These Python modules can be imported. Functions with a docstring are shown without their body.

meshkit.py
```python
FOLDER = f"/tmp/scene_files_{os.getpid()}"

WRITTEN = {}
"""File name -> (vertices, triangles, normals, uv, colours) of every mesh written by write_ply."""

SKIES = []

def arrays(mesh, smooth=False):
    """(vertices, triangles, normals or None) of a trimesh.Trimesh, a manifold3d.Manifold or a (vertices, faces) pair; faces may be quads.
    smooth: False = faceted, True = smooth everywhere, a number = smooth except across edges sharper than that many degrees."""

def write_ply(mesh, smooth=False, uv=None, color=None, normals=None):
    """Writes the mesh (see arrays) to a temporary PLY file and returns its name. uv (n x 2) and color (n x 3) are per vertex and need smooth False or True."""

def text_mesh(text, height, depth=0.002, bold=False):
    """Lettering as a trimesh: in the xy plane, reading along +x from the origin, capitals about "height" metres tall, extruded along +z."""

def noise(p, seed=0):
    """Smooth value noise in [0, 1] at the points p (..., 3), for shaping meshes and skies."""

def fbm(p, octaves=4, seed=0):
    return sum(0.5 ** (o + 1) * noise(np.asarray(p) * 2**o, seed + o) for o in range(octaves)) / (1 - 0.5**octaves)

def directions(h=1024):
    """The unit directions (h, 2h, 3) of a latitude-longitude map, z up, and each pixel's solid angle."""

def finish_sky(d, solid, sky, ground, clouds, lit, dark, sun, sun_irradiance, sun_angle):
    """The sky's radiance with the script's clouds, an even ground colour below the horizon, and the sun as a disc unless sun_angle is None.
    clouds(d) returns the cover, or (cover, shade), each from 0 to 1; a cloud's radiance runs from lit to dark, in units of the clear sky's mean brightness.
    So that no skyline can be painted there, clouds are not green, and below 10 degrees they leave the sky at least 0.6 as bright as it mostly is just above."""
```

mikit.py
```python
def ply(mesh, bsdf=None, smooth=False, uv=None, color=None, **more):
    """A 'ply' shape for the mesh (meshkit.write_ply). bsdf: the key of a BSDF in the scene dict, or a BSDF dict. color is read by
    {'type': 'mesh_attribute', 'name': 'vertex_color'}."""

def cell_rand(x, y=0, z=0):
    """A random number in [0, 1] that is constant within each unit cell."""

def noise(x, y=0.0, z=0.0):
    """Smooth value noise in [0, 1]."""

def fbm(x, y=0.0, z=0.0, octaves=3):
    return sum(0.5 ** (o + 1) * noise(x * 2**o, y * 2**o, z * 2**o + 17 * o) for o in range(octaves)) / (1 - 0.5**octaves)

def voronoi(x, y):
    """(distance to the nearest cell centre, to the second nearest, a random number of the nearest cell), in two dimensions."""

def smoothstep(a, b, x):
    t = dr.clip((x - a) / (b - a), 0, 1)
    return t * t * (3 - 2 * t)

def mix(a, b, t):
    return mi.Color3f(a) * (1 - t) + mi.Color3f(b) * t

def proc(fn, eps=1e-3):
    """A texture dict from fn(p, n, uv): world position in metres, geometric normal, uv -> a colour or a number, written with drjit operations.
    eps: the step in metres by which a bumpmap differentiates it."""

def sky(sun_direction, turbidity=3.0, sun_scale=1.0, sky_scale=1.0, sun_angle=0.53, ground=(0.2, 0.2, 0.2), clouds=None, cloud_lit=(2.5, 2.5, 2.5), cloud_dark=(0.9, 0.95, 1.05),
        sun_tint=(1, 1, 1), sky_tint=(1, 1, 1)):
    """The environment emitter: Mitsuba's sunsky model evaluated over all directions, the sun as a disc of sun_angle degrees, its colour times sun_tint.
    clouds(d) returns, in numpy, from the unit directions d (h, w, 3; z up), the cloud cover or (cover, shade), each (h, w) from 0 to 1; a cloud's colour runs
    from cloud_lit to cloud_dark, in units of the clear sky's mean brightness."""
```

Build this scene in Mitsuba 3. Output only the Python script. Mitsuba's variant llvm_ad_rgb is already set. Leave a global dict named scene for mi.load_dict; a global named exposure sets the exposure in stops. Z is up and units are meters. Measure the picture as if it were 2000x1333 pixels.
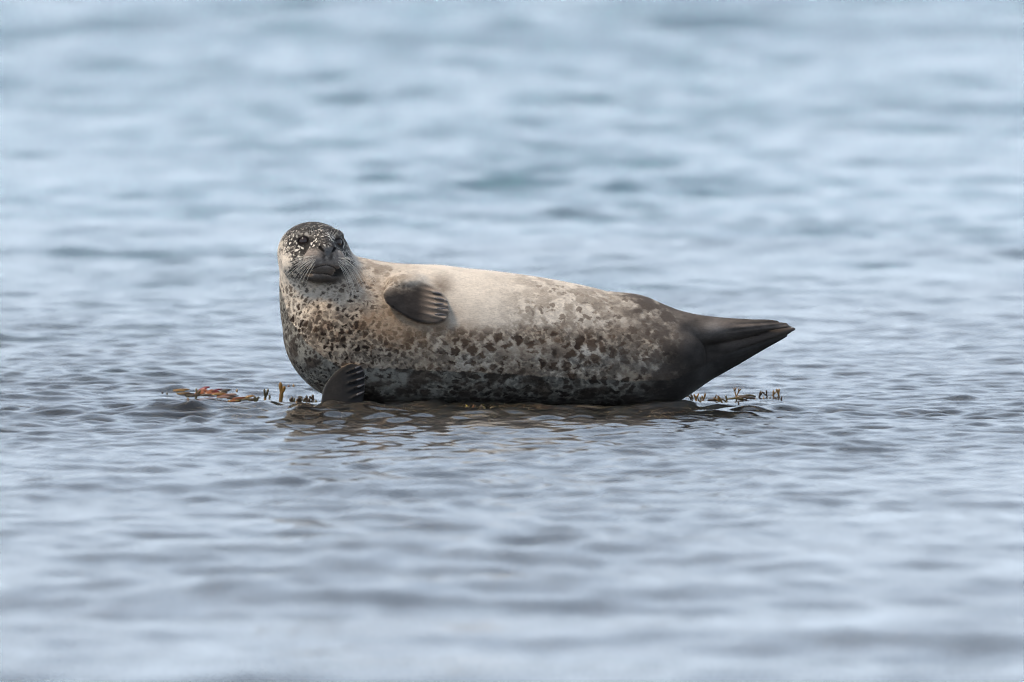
import math, random
import numpy as np, trimesh, mitsuba as mi, drjit as dr
from scipy.spatial import cKDTree
from shapely.geometry import Polygon
import meshkit, mikit
from mikit import proc, noise, fbm, smoothstep, mix

T = mi.ScalarTransform4f
S = 0.0015                      # metres per unit of the seal's side elevation drawing
DIST, CAM_H, FPX = 45.0, 1.4925, 30000.0
scene, labels = {}, {}

# ------------------------------------------------------------------ camera, sky, exposure
PITCH = math.atan(866.5 / FPX)
scene['camera'] = {
    'type': 'thinlens', 'fov': 2 * math.degrees(math.atan(1000 / FPX)), 'fov_axis': 'x',
    'aperture_radius': 0.036, 'focus_distance': DIST - 0.15, 'near_clip': 0.5, 'far_clip': 20000.0,
    'to_world': T().look_at(origin=[0, -DIST, CAM_H], target=[0, -DIST + math.cos(PITCH), CAM_H - math.sin(PITCH)], up=[0, 0, 1])}


def cloud_cover(d):
    el = d[..., 2]
    q = d[..., :2] / (np.abs(el[..., None]) + 0.12)
    n = meshkit.fbm(np.concatenate([q * 0.9, 0 * el[..., None]], -1), 5, 3)
    cover = np.clip(0.95 - 0.35 * el + 0.7 * (n - 0.5), 0, 1)
    shade = np.clip(0.02 + 0.55 * el + 0.9 * (n - 0.5), 0, 1)
    return cover, shade


scene['sky'] = mikit.sky((-0.52, -0.12, 0.80), turbidity=3.0, sun_scale=0.55, sky_scale=0.85, sun_angle=14.0, clouds=cloud_cover,
                         cloud_lit=(2.56, 2.98, 3.48), cloud_dark=(1.20, 1.50, 1.90), sun_tint=(1.0, 0.975, 0.935))
exposure = 2.17

# ------------------------------------------------------------------ water and sea bed (the setting)
rng = np.random.default_rng(11)


def spaced(first, dense_to, step, grow, most):
    """0, step, 2 step ... up to dense_to, then steps that grow up to the distance most."""
    a = [first]
    while a[-1] < dense_to:
        a.append(a[-1] + step)
    while a[-1] < most:
        step = step * grow
        a.append(a[-1] + step)
    return np.array(a)


def stages(step, dense_to, *more):
    a = spaced(0, dense_to, step, 1.0, 0)
    for grow, to in more:
        a = np.concatenate([a, spaced(a[-1], a[-1], (a[-1] - a[-2]), grow, to)[1:]])
    return a


xp = stages(0.0130, 1.62, (1.036, 9), (1.18, 4500))
gx = np.concatenate([-xp[:0:-1], xp])
yf = stages(0.0165, 3.0, (1.0030, 118), (1.009, 235), (1.10, 6000))
yb = stages(0.0165, 2.6, (1.0046, 17.5), (1.16, 4500))
gy = np.concatenate([-yb[:0:-1], yf])
X, Y = np.meshgrid(gx, gy, indexing='xy')
DX = np.gradient(gx)[None, :].repeat(len(gy), 0)
DY = np.gradient(gy)[:, None].repeat(len(gx), 1)


def wave_set(n, lam0, lam1, slope, spread, heading, seed):
    r = np.random.default_rng(seed)
    lam = np.exp(r.uniform(math.log(lam0), math.log(lam1), n))
    th = heading + spread * r.standard_normal(n)
    w = r.uniform(0.6, 1.4, n)
    sl = w / np.sqrt((w ** 2).sum() / 2) * slope
    return np.stack([2 * np.pi / lam * np.cos(th), 2 * np.pi / lam * np.sin(th), sl * lam / (2 * np.pi), r.uniform(0, 2 * np.pi, n), lam], 1)


waves = np.vstack([wave_set(60, 0.055, 0.15, 0.118, 0.95, -1.2, 1), wave_set(36, 0.15, 0.45, 0.046, 0.8, -1.75, 2), wave_set(18, 0.45, 2.0, 0.025, 0.6, -1.5, 4)])
offshore = np.vstack([wave_set(64, 0.32, 1.4, 0.165, 0.9, -1.6, 6), wave_set(26, 2.5, 7.0, 0.15, 0.8, -1.5, 7)])


def seal_distance(x, y):
    dx = np.maximum(np.abs(x + 0.10) - 0.55, 0)
    dy = np.maximum(np.abs(y) - 0.16, 0)
    return np.hypot(dx, dy)


def water_height(x, y, dx=0.0, dy=0.0):
    """Height of the surface; waves that the mesh cannot carry at its local spacing fade out."""
    z = np.zeros(np.shape(x), np.float32)
    x, y = np.asarray(x, np.float32), np.asarray(y, np.float32)
    gust = (0.40 + 1.35 * meshkit.fbm(np.stack([x * 0.55, y * 0.13, 0 * x], -1), 3, 5)).astype(np.float32)
    far = (1 + 0.35 * np.clip((y - 15) / 60, 0, 1) + 0.45 * np.clip((y - 70) / 40, 0, 1)).astype(np.float32)
    front = np.clip(1 - (y + 0.1) / 0.3, 0, 1)
    lee = (1.0 + 0.55 * front * (1 - np.clip((seal_distance(x, y) - 0.4) / 1.0, 0, 1)) - 0.35 * (1 - front) * (1 - np.clip(seal_distance(x, y) / 0.8, 0, 1))).astype(np.float32)       # ripples lap against the rock
    lee *= (1 + 0.25 * np.clip((-y - 5) / 5, 0, 1)).astype(np.float32)
    wider = (1 + np.where(y > 0, 0.50, 0.10) * np.clip((np.abs(y) - 2) / 7, 0, 1)).astype(np.float32)
    for kx, ky, a, ph, lam in waves:
        c = np.abs(kx) * dx + np.abs(ky) * dy          # phase step between neighbouring vertices
        keep = np.clip((2.0 - c) / 0.9, 0, 1).astype(np.float32)
        s = np.sin(np.float32(kx) * x + np.float32(ky) * y + np.float32(ph))
        z += np.float32(a) * keep * s * (1 if lam < 0.15 else wider)
    lap = 0.005 * np.exp(-((y + 0.62 - 0.20 * meshkit.noise(np.stack([x * 2.3, 0 * x, 0 * x], -1), 8)) / 0.15) ** 2 - ((x + 0.05) / 0.75) ** 4)
    # sharper crests, flatter troughs
    z = z * gust * far * lee
    out = np.clip((y - 12) / 55, 0, 1).astype(np.float32) * (0.6 + 0.4 * gust)
    open_sea = np.clip((y - 75) / 70, 0, 1).astype(np.float32)
    for kx, ky, a, ph, lam in offshore:
        c = np.abs(kx) * dx + np.abs(ky) * dy
        z += (out if lam < 2 else open_sea) * np.float32(a) * np.clip((2.0 - c) / 0.9, 0, 1).astype(np.float32) * np.sin(np.float32(kx) * x + np.float32(ky) * y + np.float32(ph))
    return z + lap.astype(np.float32) + 6.0 * (z * np.abs(z)) * np.clip(1 - np.abs(y) / 80, 0, 1).astype(np.float32)


Z = water_height(X, Y, DX, DY)
NX, NY = len(gx), len(gy)
idx = np.arange(NX * NY).reshape(NY, NX)
quads = np.stack([idx[:-1, :-1], idx[:-1, 1:], idx[1:, 1:], idx[1:, :-1]], -1).reshape(-1, 4)
water_mesh = trimesh.Trimesh(np.stack([X, Y, Z], -1).reshape(-1, 3), np.vstack([quads[:, [0, 1, 2]], quads[:, [0, 2, 3]]]), process=False)

scene['water_material'] = {'type': 'roughdielectric', 'distribution': 'beckmann', 'alpha': 0.011, 'int_ior': 1.333, 'ext_ior': 1.0}
scene['water'] = mikit.ply(water_mesh, 'water_material', smooth=True)
labels['water'] = {'kind': 'structure', 'label': 'rippled grey blue sea water'}


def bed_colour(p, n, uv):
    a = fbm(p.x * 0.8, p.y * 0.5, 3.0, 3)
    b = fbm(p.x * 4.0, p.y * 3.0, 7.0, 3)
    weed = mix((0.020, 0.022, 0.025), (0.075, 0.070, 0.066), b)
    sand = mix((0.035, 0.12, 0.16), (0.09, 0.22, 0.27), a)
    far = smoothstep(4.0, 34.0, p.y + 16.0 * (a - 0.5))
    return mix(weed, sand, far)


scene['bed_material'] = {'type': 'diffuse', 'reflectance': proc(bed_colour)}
bx = np.concatenate([[-4500, -300, -60], np.arange(-20, 20.1, 0.5), [60, 300, 4500]])
by = np.concatenate([[-4500, -300, -80], np.arange(-36, 60.1, 0.8), np.arange(70, 200, 12), [500, 6000]])
BX, BY = np.meshgrid(bx, by, indexing='xy')
BZ = -0.42 - 0.012 * np.clip(BY, 0, 120) + 0.22 * (meshkit.fbm(np.stack([BX * 0.6, BY * 0.6, 0 * BX], -1), 3, 9) - 0.5)
bi = np.arange(BX.size).reshape(BX.shape)
bq = np.stack([bi[:-1, :-1], bi[:-1, 1:], bi[1:, 1:], bi[1:, :-1]], -1).reshape(-1, 4)
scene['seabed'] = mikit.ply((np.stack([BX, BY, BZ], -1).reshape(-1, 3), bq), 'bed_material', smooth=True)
labels['seabed'] = {'kind': 'structure', 'label': 'dark weedy sea bed under the shallow water'}

# ------------------------------------------------------------------ the rock under the seal
rx, ry = np.meshgrid(np.linspace(-0.95, 0.95, 230), np.linspace(-0.85, 0.7, 190), indexing='xy')
p3 = np.stack([rx, ry, 0 * rx], -1)
edge = np.sqrt(((rx + 0.05) / 0.70) ** 2 + ((ry - 0.02) / 0.30) ** 2) + 0.35 * (meshkit.fbm(p3 * 3.2, 4, 21) - 0.5)
rz = 0.004 - 0.008 * np.clip((ry + 0.1) / -0.3, 0, 1) - 0.80 * np.clip(edge - 0.90, 0, 9) ** 1.2
rz += 0.030 * (meshkit.fbm(p3 * np.array([9, 14, 1.0]), 4, 22) - 0.5) + 0.006 * (meshkit.noise(p3 * 70, 5) - 0.5)
rz = np.minimum(rz, 0.011)
ri = np.arange(rx.size).reshape(rx.shape)
rq = np.stack([ri[:-1, :-1], ri[:-1, 1:], ri[1:, 1:], ri[1:, :-1]], -1).reshape(-1, 4)


def rock_colour(p, n, uv):
    a = fbm(p.x * 26, p.y * 14, p.z * 30, 4)
    b = noise(p.x * 7, p.y * 5, 2.0)
    c = mix((0.035, 0.028, 0.022), (0.105, 0.085, 0.066), smoothstep(0.3, 0.75, a))
    return mix(c, (0.06, 0.052, 0.028), 0.6 * b)


scene['rock_material'] = {'type': 'principled', 'base_color': proc(rock_colour), 'roughness': 0.38, 'specular': 0.4}
scene['rock'] = mikit.ply((np.stack([rx, ry, rz], -1).reshape(-1, 3), rq), 'rock_material', smooth=True)
labels['rock'] = {'label': 'low dark brown wet rock awash under the lying seal', 'category': 'rock'}

# ------------------------------------------------------------------ the harbour seal
ZW = 795.0                     # the water's height in the drawing


def dx_(x): return (x - 1000.0) * S
def dz_(y): return (ZW - y) * S


def chain_points(rows, step):
    """rows of (x, y in the drawing, radius in drawing units, depth in metres) -> resampled centres and radii in metres."""
    a = np.array(rows, float)
    t = np.concatenate([[0], np.cumsum(np.hypot(*np.diff(a[:, :2], axis=0).T))])
    from scipy.interpolate import PchipInterpolator
    n = max(4, int(t[-1] / step))
    q = PchipInterpolator(t, a)(np.linspace(0, t[-1], n))
    return np.stack([dx_(q[:, 0]), q[:, 3], dz_(q[:, 1])], 1).astype(np.float32), (q[:, 2] * S).astype(np.float32)


def chain_sdf(p, c, r, ky):
    """Distance to the smooth envelope of the spheres: the least sphere distance, refined by a parabola through its neighbours."""
    n = len(p)
    best = np.full(n, 1e9, np.float32)
    arg = np.zeros(n, int)
    iy = np.float32(1 / ky)

    def dist(i):
        ci = c[i]
        return np.sqrt((p[:, 0] - ci[..., 0]) ** 2 + ((p[:, 1] - ci[..., 1]) * iy) ** 2 + (p[:, 2] - ci[..., 2]) ** 2) - r[i]
    for i in range(len(c)):
        d = dist(i)
        m = d < best
        best[m] = d[m]
        arg[m] = i
    j = np.clip(arg, 1, len(c) - 2)
    d0, d1, d2 = dist(j - 1), dist(j), dist(j + 1)
    h = (d0 - 2 * d1 + d2)
    t = np.clip(np.where(h > 1e-9, 0.5 * (d0 - d2) / np.maximum(h, 1e-9), 0), -1, 1)
    return np.minimum(best, d1 + 0.5 * (d2 - d0) * t + 0.5 * h * t * t)


def smin(a, b, k):
    h = np.maximum(k - np.abs(a - b), 0) / k
    return np.minimum(a, b) - h * h * k * 0.25


def smax(a, b, k):
    return -smin(-a, -b, k)


def ell(q, c, r):
    c, r = np.asarray(c, np.float32), np.asarray(r, np.float32)
    k0 = np.linalg.norm((q - c) / r, axis=1)
    k1 = np.linalg.norm((q - c) / (r * r), axis=1)
    return k0 * (k0 - 1) / np.maximum(k1, 1e-9)


def cone(q, a, b, ra, rb):
    a, b = np.asarray(a, np.float32), np.asarray(b, np.float32)
    ab = b - a
    t = np.clip(((q - a) @ ab) / (ab @ ab), 0, 1)
    return np.linalg.norm(q - a - t[:, None] * ab, axis=1) - (ra + (rb - ra) * t)


BODY = chain_points([(612, 508, 62, -0.01), (617, 545, 71, -0.01), (630, 590, 84, 0), (655, 628, 104, 0), (690, 655, 130, 0), (750, 661, 133, 0), (820, 658, 135, 0), (900, 660, 135.5, 0),
                     (1000, 665, 130, 0), (1100, 674, 122, 0), (1200, 688, 110, 0), (1262, 697, 95, -0.015), (1300, 699, 76, -0.035), (1324, 697, 54, -0.05)], 14)
SHOULDER = chain_points([(640, 545, 55, 0.01), (680, 566, 66, 0.01), (722, 589, 79, 0.01), (775, 612, 90, 0.01), (840, 640, 112, 0)], 14)
REAR_A = chain_points([(1235, 672, 92, 0.0), (1300, 664, 60, -0.01), (1345, 650, 38, -0.022), (1400, 645, 26, -0.032), (1460, 640.5, 17.5, -0.034), (1510, 634.5, 9.5, -0.032), (1543, 634.5, 5.0, -0.030)], 8)
REAR_B = chain_points([(1270, 708, 88, 0.0), (1330, 700, 67, 0.012), (1380, 690, 51, 0.018), (1430, 677, 37.5, 0.014), (1480, 663, 24, 0.008), (1520, 652, 14, 0.003), (1549, 645, 5.5, 0.0)], 8)

HEAD = np.array([dx_(613), -0.035, dz_(491)], np.float32)
YAW, ROLL = math.radians(15), math.radians(2.5)
U0, V0 = np.array([math.cos(YAW), math.sin(YAW), 0]), np.array([0, 0, 1.0])
W = np.array([math.sin(YAW), -math.cos(YAW), 0])
U = U0 * math.cos(ROLL) - V0 * math.sin(ROLL)
V = U0 * math.sin(ROLL) + V0 * math.cos(ROLL)
HF = np.stack([U, V, W], 1).astype(np.float32)        # columns: head axes (its left-right, up, forward)


def head_local(p): return ((p - HEAD) @ HF) * np.float32(1000.0)
def head_world(q): return HEAD + np.asarray(q, float) / 1000.0 @ HF.T


EYES = [np.array([s * 47.5, 29.0, 73.0]) for s in (-1, 1)]
EYE_N = [np.array([s * 0.48, 0.10, 0.87]) / np.linalg.norm([0.48, 0.10, 0.87]) for s in (-1, 1)]


def eye_frame(k):
    n = EYE_N[k]
    a = np.cross([0, 1, 0.12], n)
    a /= np.linalg.norm(a)
    b = np.cross(n, a)
    s = (-1, 1)[k]
    ang = math.radians(-10 * s)
    return a * math.cos(ang) + b * math.sin(ang), -a * math.sin(ang) + b * math.cos(ang), n


LIP_LINE = [(-46, -60), (-38, -50), (-24, -42), (-8, -37.5), (0, -36), (8, -37.5), (24, -42), (36, -50), (42, -59)]
MOUTH_LINE = [(-52, -62), (-30, -62.5), (-5, -62), (12, -63), (28, -68), (44, -66)]


def line2(q, pts):
    """Distance (mm) across the face to a line drawn on it."""
    m = np.full(len(q), 1e9)
    for (ax, ay), (bx, by) in zip(pts[:-1], pts[1:]):
        t = np.clip(((q[:, 0] - ax) * (bx - ax) + (q[:, 1] - ay) * (by - ay)) / ((bx - ax) ** 2 + (by - ay) ** 2), 0, 1)
        m = np.minimum(m, np.hypot(q[:, 0] - ax - t * (bx - ax), q[:, 1] - ay - t * (by - ay)))
    return m


def head_sdf(q):
    """Distance in millimetres in the head's own frame."""
    d = ell(q, (0, 0, -8), (100, 85, 110))
    d = smin(d, cone(q, (0, -8, 62), (0, -15, 120), 64, 46), 34)
    d = smin(d, cone(q, (0, 36, 84), (0, 16, 144), 26, 18), 26)
    d = smin(d, ell(q, (0, -72, 82), (54, 18, 50)), 22)
    for s in (-1, 1):
        d = smin(d, ell(q, (s * 31, -20, 134), (33, 27, 29)), 14)
        d = smin(d, ell(q, (s * 47, 53, 50), (27, 13, 15)), 22)          # brow
        d = smin(d, ell(q, (s * 70, -40, 55), (34, 38, 42)), 30)        # cheek
    d = smin(d, ell(q, (0, -50, 120), (34, 14, 28)), 12)
    d = smin(d, ell(q, (0, 9, 156), (27, 13, 13)), 10)
    for s in (-1, 1):
        d = smax(d, -cone(q, (s * 14, 4, 171), (s * 23, 15, 158), 2.8, 4.4), 4)
    m = np.minimum(line2(q, LIP_LINE), line2(q, MOUTH_LINE))
    d = d + 3.4 * np.exp(-(m / 2.2) ** 2) * np.clip((q[:, 2] - 95) / 20, 0, 1)
    d = smax(d, -cone(q, (0, 0, 174), (0, -34, 173), 2.0, 3.0), 5)
    for k in (0, 1):
        a, b, n = eye_frame(k)
        e = (q - EYES[k].astype(np.float32))
        L = np.stack([e @ a, e @ b, e @ n], 1).astype(np.float32)
        d = smin(d, np.linalg.norm(e, axis=1) - 19.8, 7)
        d = smax(d, -ell(L, (0, 0, 22), (15.8, 8.7, 26)), 3)
    return d


def outline(points, r, step):
    g = Polygon(points).buffer(-r).buffer(2 * r).buffer(-r)
    n = int(g.exterior.length / step)
    return np.array([g.exterior.interpolate(i / n, normalized=True).coords[0] for i in range(n)])


def poly_sdf(x, y, poly):
    d = np.full(len(x), 1e9)
    inside = np.zeros(len(x), bool)
    for (ax, ay), (bx, by) in zip(poly, np.roll(poly, -1, 0)):
        ex, ey = bx - ax, by - ay
        t = np.clip(((x - ax) * ex + (y - ay) * ey) / (ex * ex + ey * ey + 1e-12), 0, 1)
        d = np.minimum(d, (x - ax - t * ex) ** 2 + (y - ay - t * ey) ** 2)
        c = (ay > y) != (by > y)
        inside ^= c & (x < ex * (y - ay) / (ey if ey else 1e-12) + ax)
    d = np.sqrt(d)
    return np.where(inside, -d, d)


UP = outline([(748, 573), (754, 560), (767, 552), (787, 546), (810, 542), (827, 549), (844, 558), (861, 568), (871, 580), (876, 589), (877.5, 600), (876, 614), (868, 623),
              (853, 629), (835, 628.5), (816, 625), (799, 618), (783, 609), (767, 599), (755, 588)], 4, 9)
LOW = outline([(627, 790), (632, 758), (641, 741), (658, 721), (678, 708.5), (693, 706), (706, 710.5), (713, 722), (714, 748), (712, 768), (709, 790), (700, 806), (640, 806)], 4, 9)
UP_DIGITS = [((800, 556), (866, 569)), ((800, 566), (873, 583)), ((797, 576), (876, 594)), ((797, 588), (877, 604)), ((798, 600), (872, 618))]
LOW_DIGITS = [((664, 730), (705, 711)), ((664, 740), (711, 719)), ((660, 753), (713, 733)), ((662, 768), (713, 746)), ((670, 782), (712, 761))]


def ridges(X, Y, digits, width):
    out = 0
    for (ax, ay), (bx, by) in digits:
        ex, ey = bx - ax, by - ay
        L = math.hypot(ex, ey)
        t = ((X - ax) * ex + (Y - ay) * ey) / (L * L)
        o = ((X - ax) * ey - (Y - ay) * ex) / L
        f = np.clip((t - 0.25) / 0.45, 0, 1)
        out = np.maximum(out, f * np.exp(-(o / width) ** 2))
    return out


def pad(d2, n, h, r):
    a, b = d2 + r, np.abs(n) - h + r
    return np.minimum(np.maximum(a, b), 0) + np.hypot(np.maximum(a, 0), np.maximum(b, 0)) - r


def up_coords(p):
    X_, Y_ = p[:, 0] / S + 1000, ZW - p[:, 2] / S
    rho = np.hypot(p[:, 1], p[:, 2] - dz_(658))
    lift = 0.006 + 0.016 * np.clip((790 - X_) / 45, 0, 1) + 0.004 * np.clip((X_ - 850) / 25, 0, 1)
    return X_, Y_, rho - (135 * S + lift)


def flippers(p, d):
    near = (p[:, 0] > dx_(730)) & (p[:, 0] < dx_(895)) & (p[:, 2] > dz_(645)) & (p[:, 2] < dz_(525)) & (p[:, 1] < -0.02)
    if near.any():
        q = p[near].astype(float)
        X_, Y_, n = up_coords(q)
        h = 0.0125 - 0.005 * np.clip((X_ - 790) / 80, 0, 1) + 0.0065 * ridges(X_, Y_, UP_DIGITS, 3.2)
        f = pad(poly_sdf(X_, Y_, UP) * S, n, h, 0.0085)
        root = ell(q.astype(np.float32), (dx_(795), -0.122, dz_(549)), (0.048, 0.045, 0.024))
        dd = smin(d[near], root, 0.03)
        k = 0.009 + 0.021 * (1 - np.clip((Y_ - 546) / 24, 0, 1)) * np.clip((850 - X_) / 30, 0, 1)
        d[near] = smin(dd, f, k)
    near = (p[:, 0] > dx_(610)) & (p[:, 0] < dx_(730)) & (p[:, 2] < dz_(690)) & (p[:, 1] < -0.05)
    if near.any():
        q = p[near].astype(float)
        X_, Y_ = q[:, 0] / S + 1000, ZW - q[:, 2] / S
        n = -q[:, 1] - (0.188 + 0.03 * np.clip((Y_ - 715) / 80, 0, 1) - 0.02 * ((X_ - 680) / 40) ** 2)
        h = 0.015 - 0.006 * np.clip((X_ - 670) / 40, 0, 1) + 0.0085 * ridges(X_, Y_, LOW_DIGITS, 3.0)
        f = pad(poly_sdf(X_, Y_, LOW) * S, n, h, 0.0095)
        d[near] = smin(d[near], f, 0.010)
    return d


def seal_sdf(p):
    p = p.astype(np.float32)
    d = chain_sdf(p, *BODY, 1.0)
    d = smin(d, chain_sdf(p, *SHOULDER, 1.0), 0.05)
    tail = p[:, 0] > dx_(1190)
    if tail.any():
        q = p[tail]
        t = smin(chain_sdf(q, *REAR_B, 0.85), chain_sdf(q, *REAR_A, 0.9), 0.006)
        k = 0.008 + 0.040 * np.clip((np.hypot(q[:, 0] - dx_(1376), q[:, 2] - dz_(680)) - 0.035) / 0.06, 0, 1)
        d[tail] = smin(d[tail], t, k)
    hd = (np.linalg.norm(p - HEAD, axis=1) < 0.26)
    if hd.any():
        d[hd] = smin(d[hd], head_sdf(head_local(p[hd])) * np.float32(0.001), 0.035)
    d = flippers(p, d)
    # creases between the toes of the hind flippers
    for (ax, ay), (bx, by) in (((1405, 648), (1548, 632)), ((1420, 634), (1535, 629)), ((1410, 694), (1548, 648)), ((1440, 686), (1545, 652))):
        ex, ez, L = (bx - ax), -(by - ay), math.hypot(bx - ax, by - ay)
        t = ((p[:, 0] - dx_(ax)) * ex + (p[:, 2] - dz_(ay)) * ez) / (L * L * S)
        o = ((p[:, 0] - dx_(ax)) * -ez + (p[:, 2] - dz_(ay)) * ex) / L
        d = d + 0.0034 * np.exp(-(o / 0.0034) ** 2) * np.clip(t * 4, 0, 1) * (t < 1.1)
    # navel and a second dimple of the belly, a crease where the tail folds
    for (x, y, r, dep) in ((1083, 689, 0.006, 0.006), (1024, 722, 0.006, 0.004)):
        c = np.array([dx_(x), 0, dz_(y)], np.float32)
        e = np.hypot((p[:, 0] - c[0]), (p[:, 2] - c[2]) * 0.7)
        d = d + dep * np.exp(-(e / r) ** 2) * (p[:, 1] < -0.05)
    # folds of the neck
    u = (p[:, 0] - dx_(640)) * 0.80 + (p[:, 2] - dz_(580)) * 0.60
    v = -(p[:, 0] - dx_(640)) * 0.60 + (p[:, 2] - dz_(580)) * 0.80
    for off in (0.0, 0.020, 0.041):
        w = np.exp(-((v - off + 0.12 * u * u) / 0.0065) ** 2) * np.exp(-((u - 0.02) / 0.06) ** 2)
        d = d + 0.0030 * w
    return d


def surface_nets(f, lo, hi, h):
    n = np.ceil((np.array(hi) - lo) / h).astype(int) + 1
    ax = [lo[i] + h * np.arange(n[i]) for i in range(3)]
    G = np.stack(np.meshgrid(*ax, indexing='ij'), -1).reshape(-1, 3)
    F = np.concatenate([f(G[i:i + 400000]) for i in range(0, len(G), 400000)]).reshape(n)
    corner = [np.array(c) for c in np.ndindex(2, 2, 2)]
    sl = lambda c: tuple(slice(c[i], n[i] - 1 + c[i]) for i in range(3))
    neg = sum((F[sl(c)] < 0).astype(int) for c in corner)
    cells = np.argwhere((neg > 0) & (neg < 8))
    cid = -np.ones(n - 1, int)
    cid[tuple(cells.T)] = np.arange(len(cells))
    acc, cnt = np.zeros((len(cells), 3)), np.zeros(len(cells))
    for a in range(8):
        for b in range(a + 1, 8):
            if np.abs(corner[a] - corner[b]).sum() != 1:
                continue
            fa, fb = F[tuple((cells + corner[a]).T)], F[tuple((cells + corner[b]).T)]
            m = (fa < 0) != (fb < 0)
            t = fa[m] / (fa[m] - fb[m])
            acc[m] += corner[a] + t[:, None] * (corner[b] - corner[a])
            cnt[m] += 1
    V_ = np.array(lo) + h * (cells + acc / cnt[:, None])
    faces = []
    for k in range(3):
        i, j = (k + 1) % 3, (k + 2) % 3
        a0 = [slice(1, n[m] - 1) for m in range(3)]
        a0[k] = slice(0, n[k] - 1)
        a1 = list(a0)
        a1[k] = slice(1, n[k])
        fa, fb = F[tuple(a0)], F[tuple(a1)]
        e = np.argwhere((fa < 0) != (fb < 0))
        pos = fa[tuple(e.T)] < 0
        base = e.copy()
        base[:, i] += 1
        base[:, j] += 1
        ei, ej = np.eye(3, dtype=int)[i], np.eye(3, dtype=int)[j]
        q = np.stack([cid[tuple((base - o).T)] for o in (ei + ej, ej, 0 * ei, ei)], 1)
        q[~pos] = q[~pos][:, ::-1]
        faces.append(q)
    q = np.vstack(faces)
    return trimesh.Trimesh(V_, np.vstack([q[:, [0, 1, 2]], q[:, [0, 2, 3]]]), process=False)


def project(v, steps):
    v = v.copy()
    tet = np.array([[1, -1, -1], [-1, -1, 1], [-1, 1, -1], [1, 1, 1]], np.float32)
    e = 0.0008
    for _ in range(steps):
        f = [seal_sdf(v + e * t) for t in tet]
        g = sum(fi[:, None] * t for fi, t in zip(f, tet)) / (4 * e)
        d = sum(f) / 4
        g2 = np.maximum((g * g).sum(1), 0.2)
        v -= g * np.clip(d / g2, -0.004, 0.004)[:, None]
    return v


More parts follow.
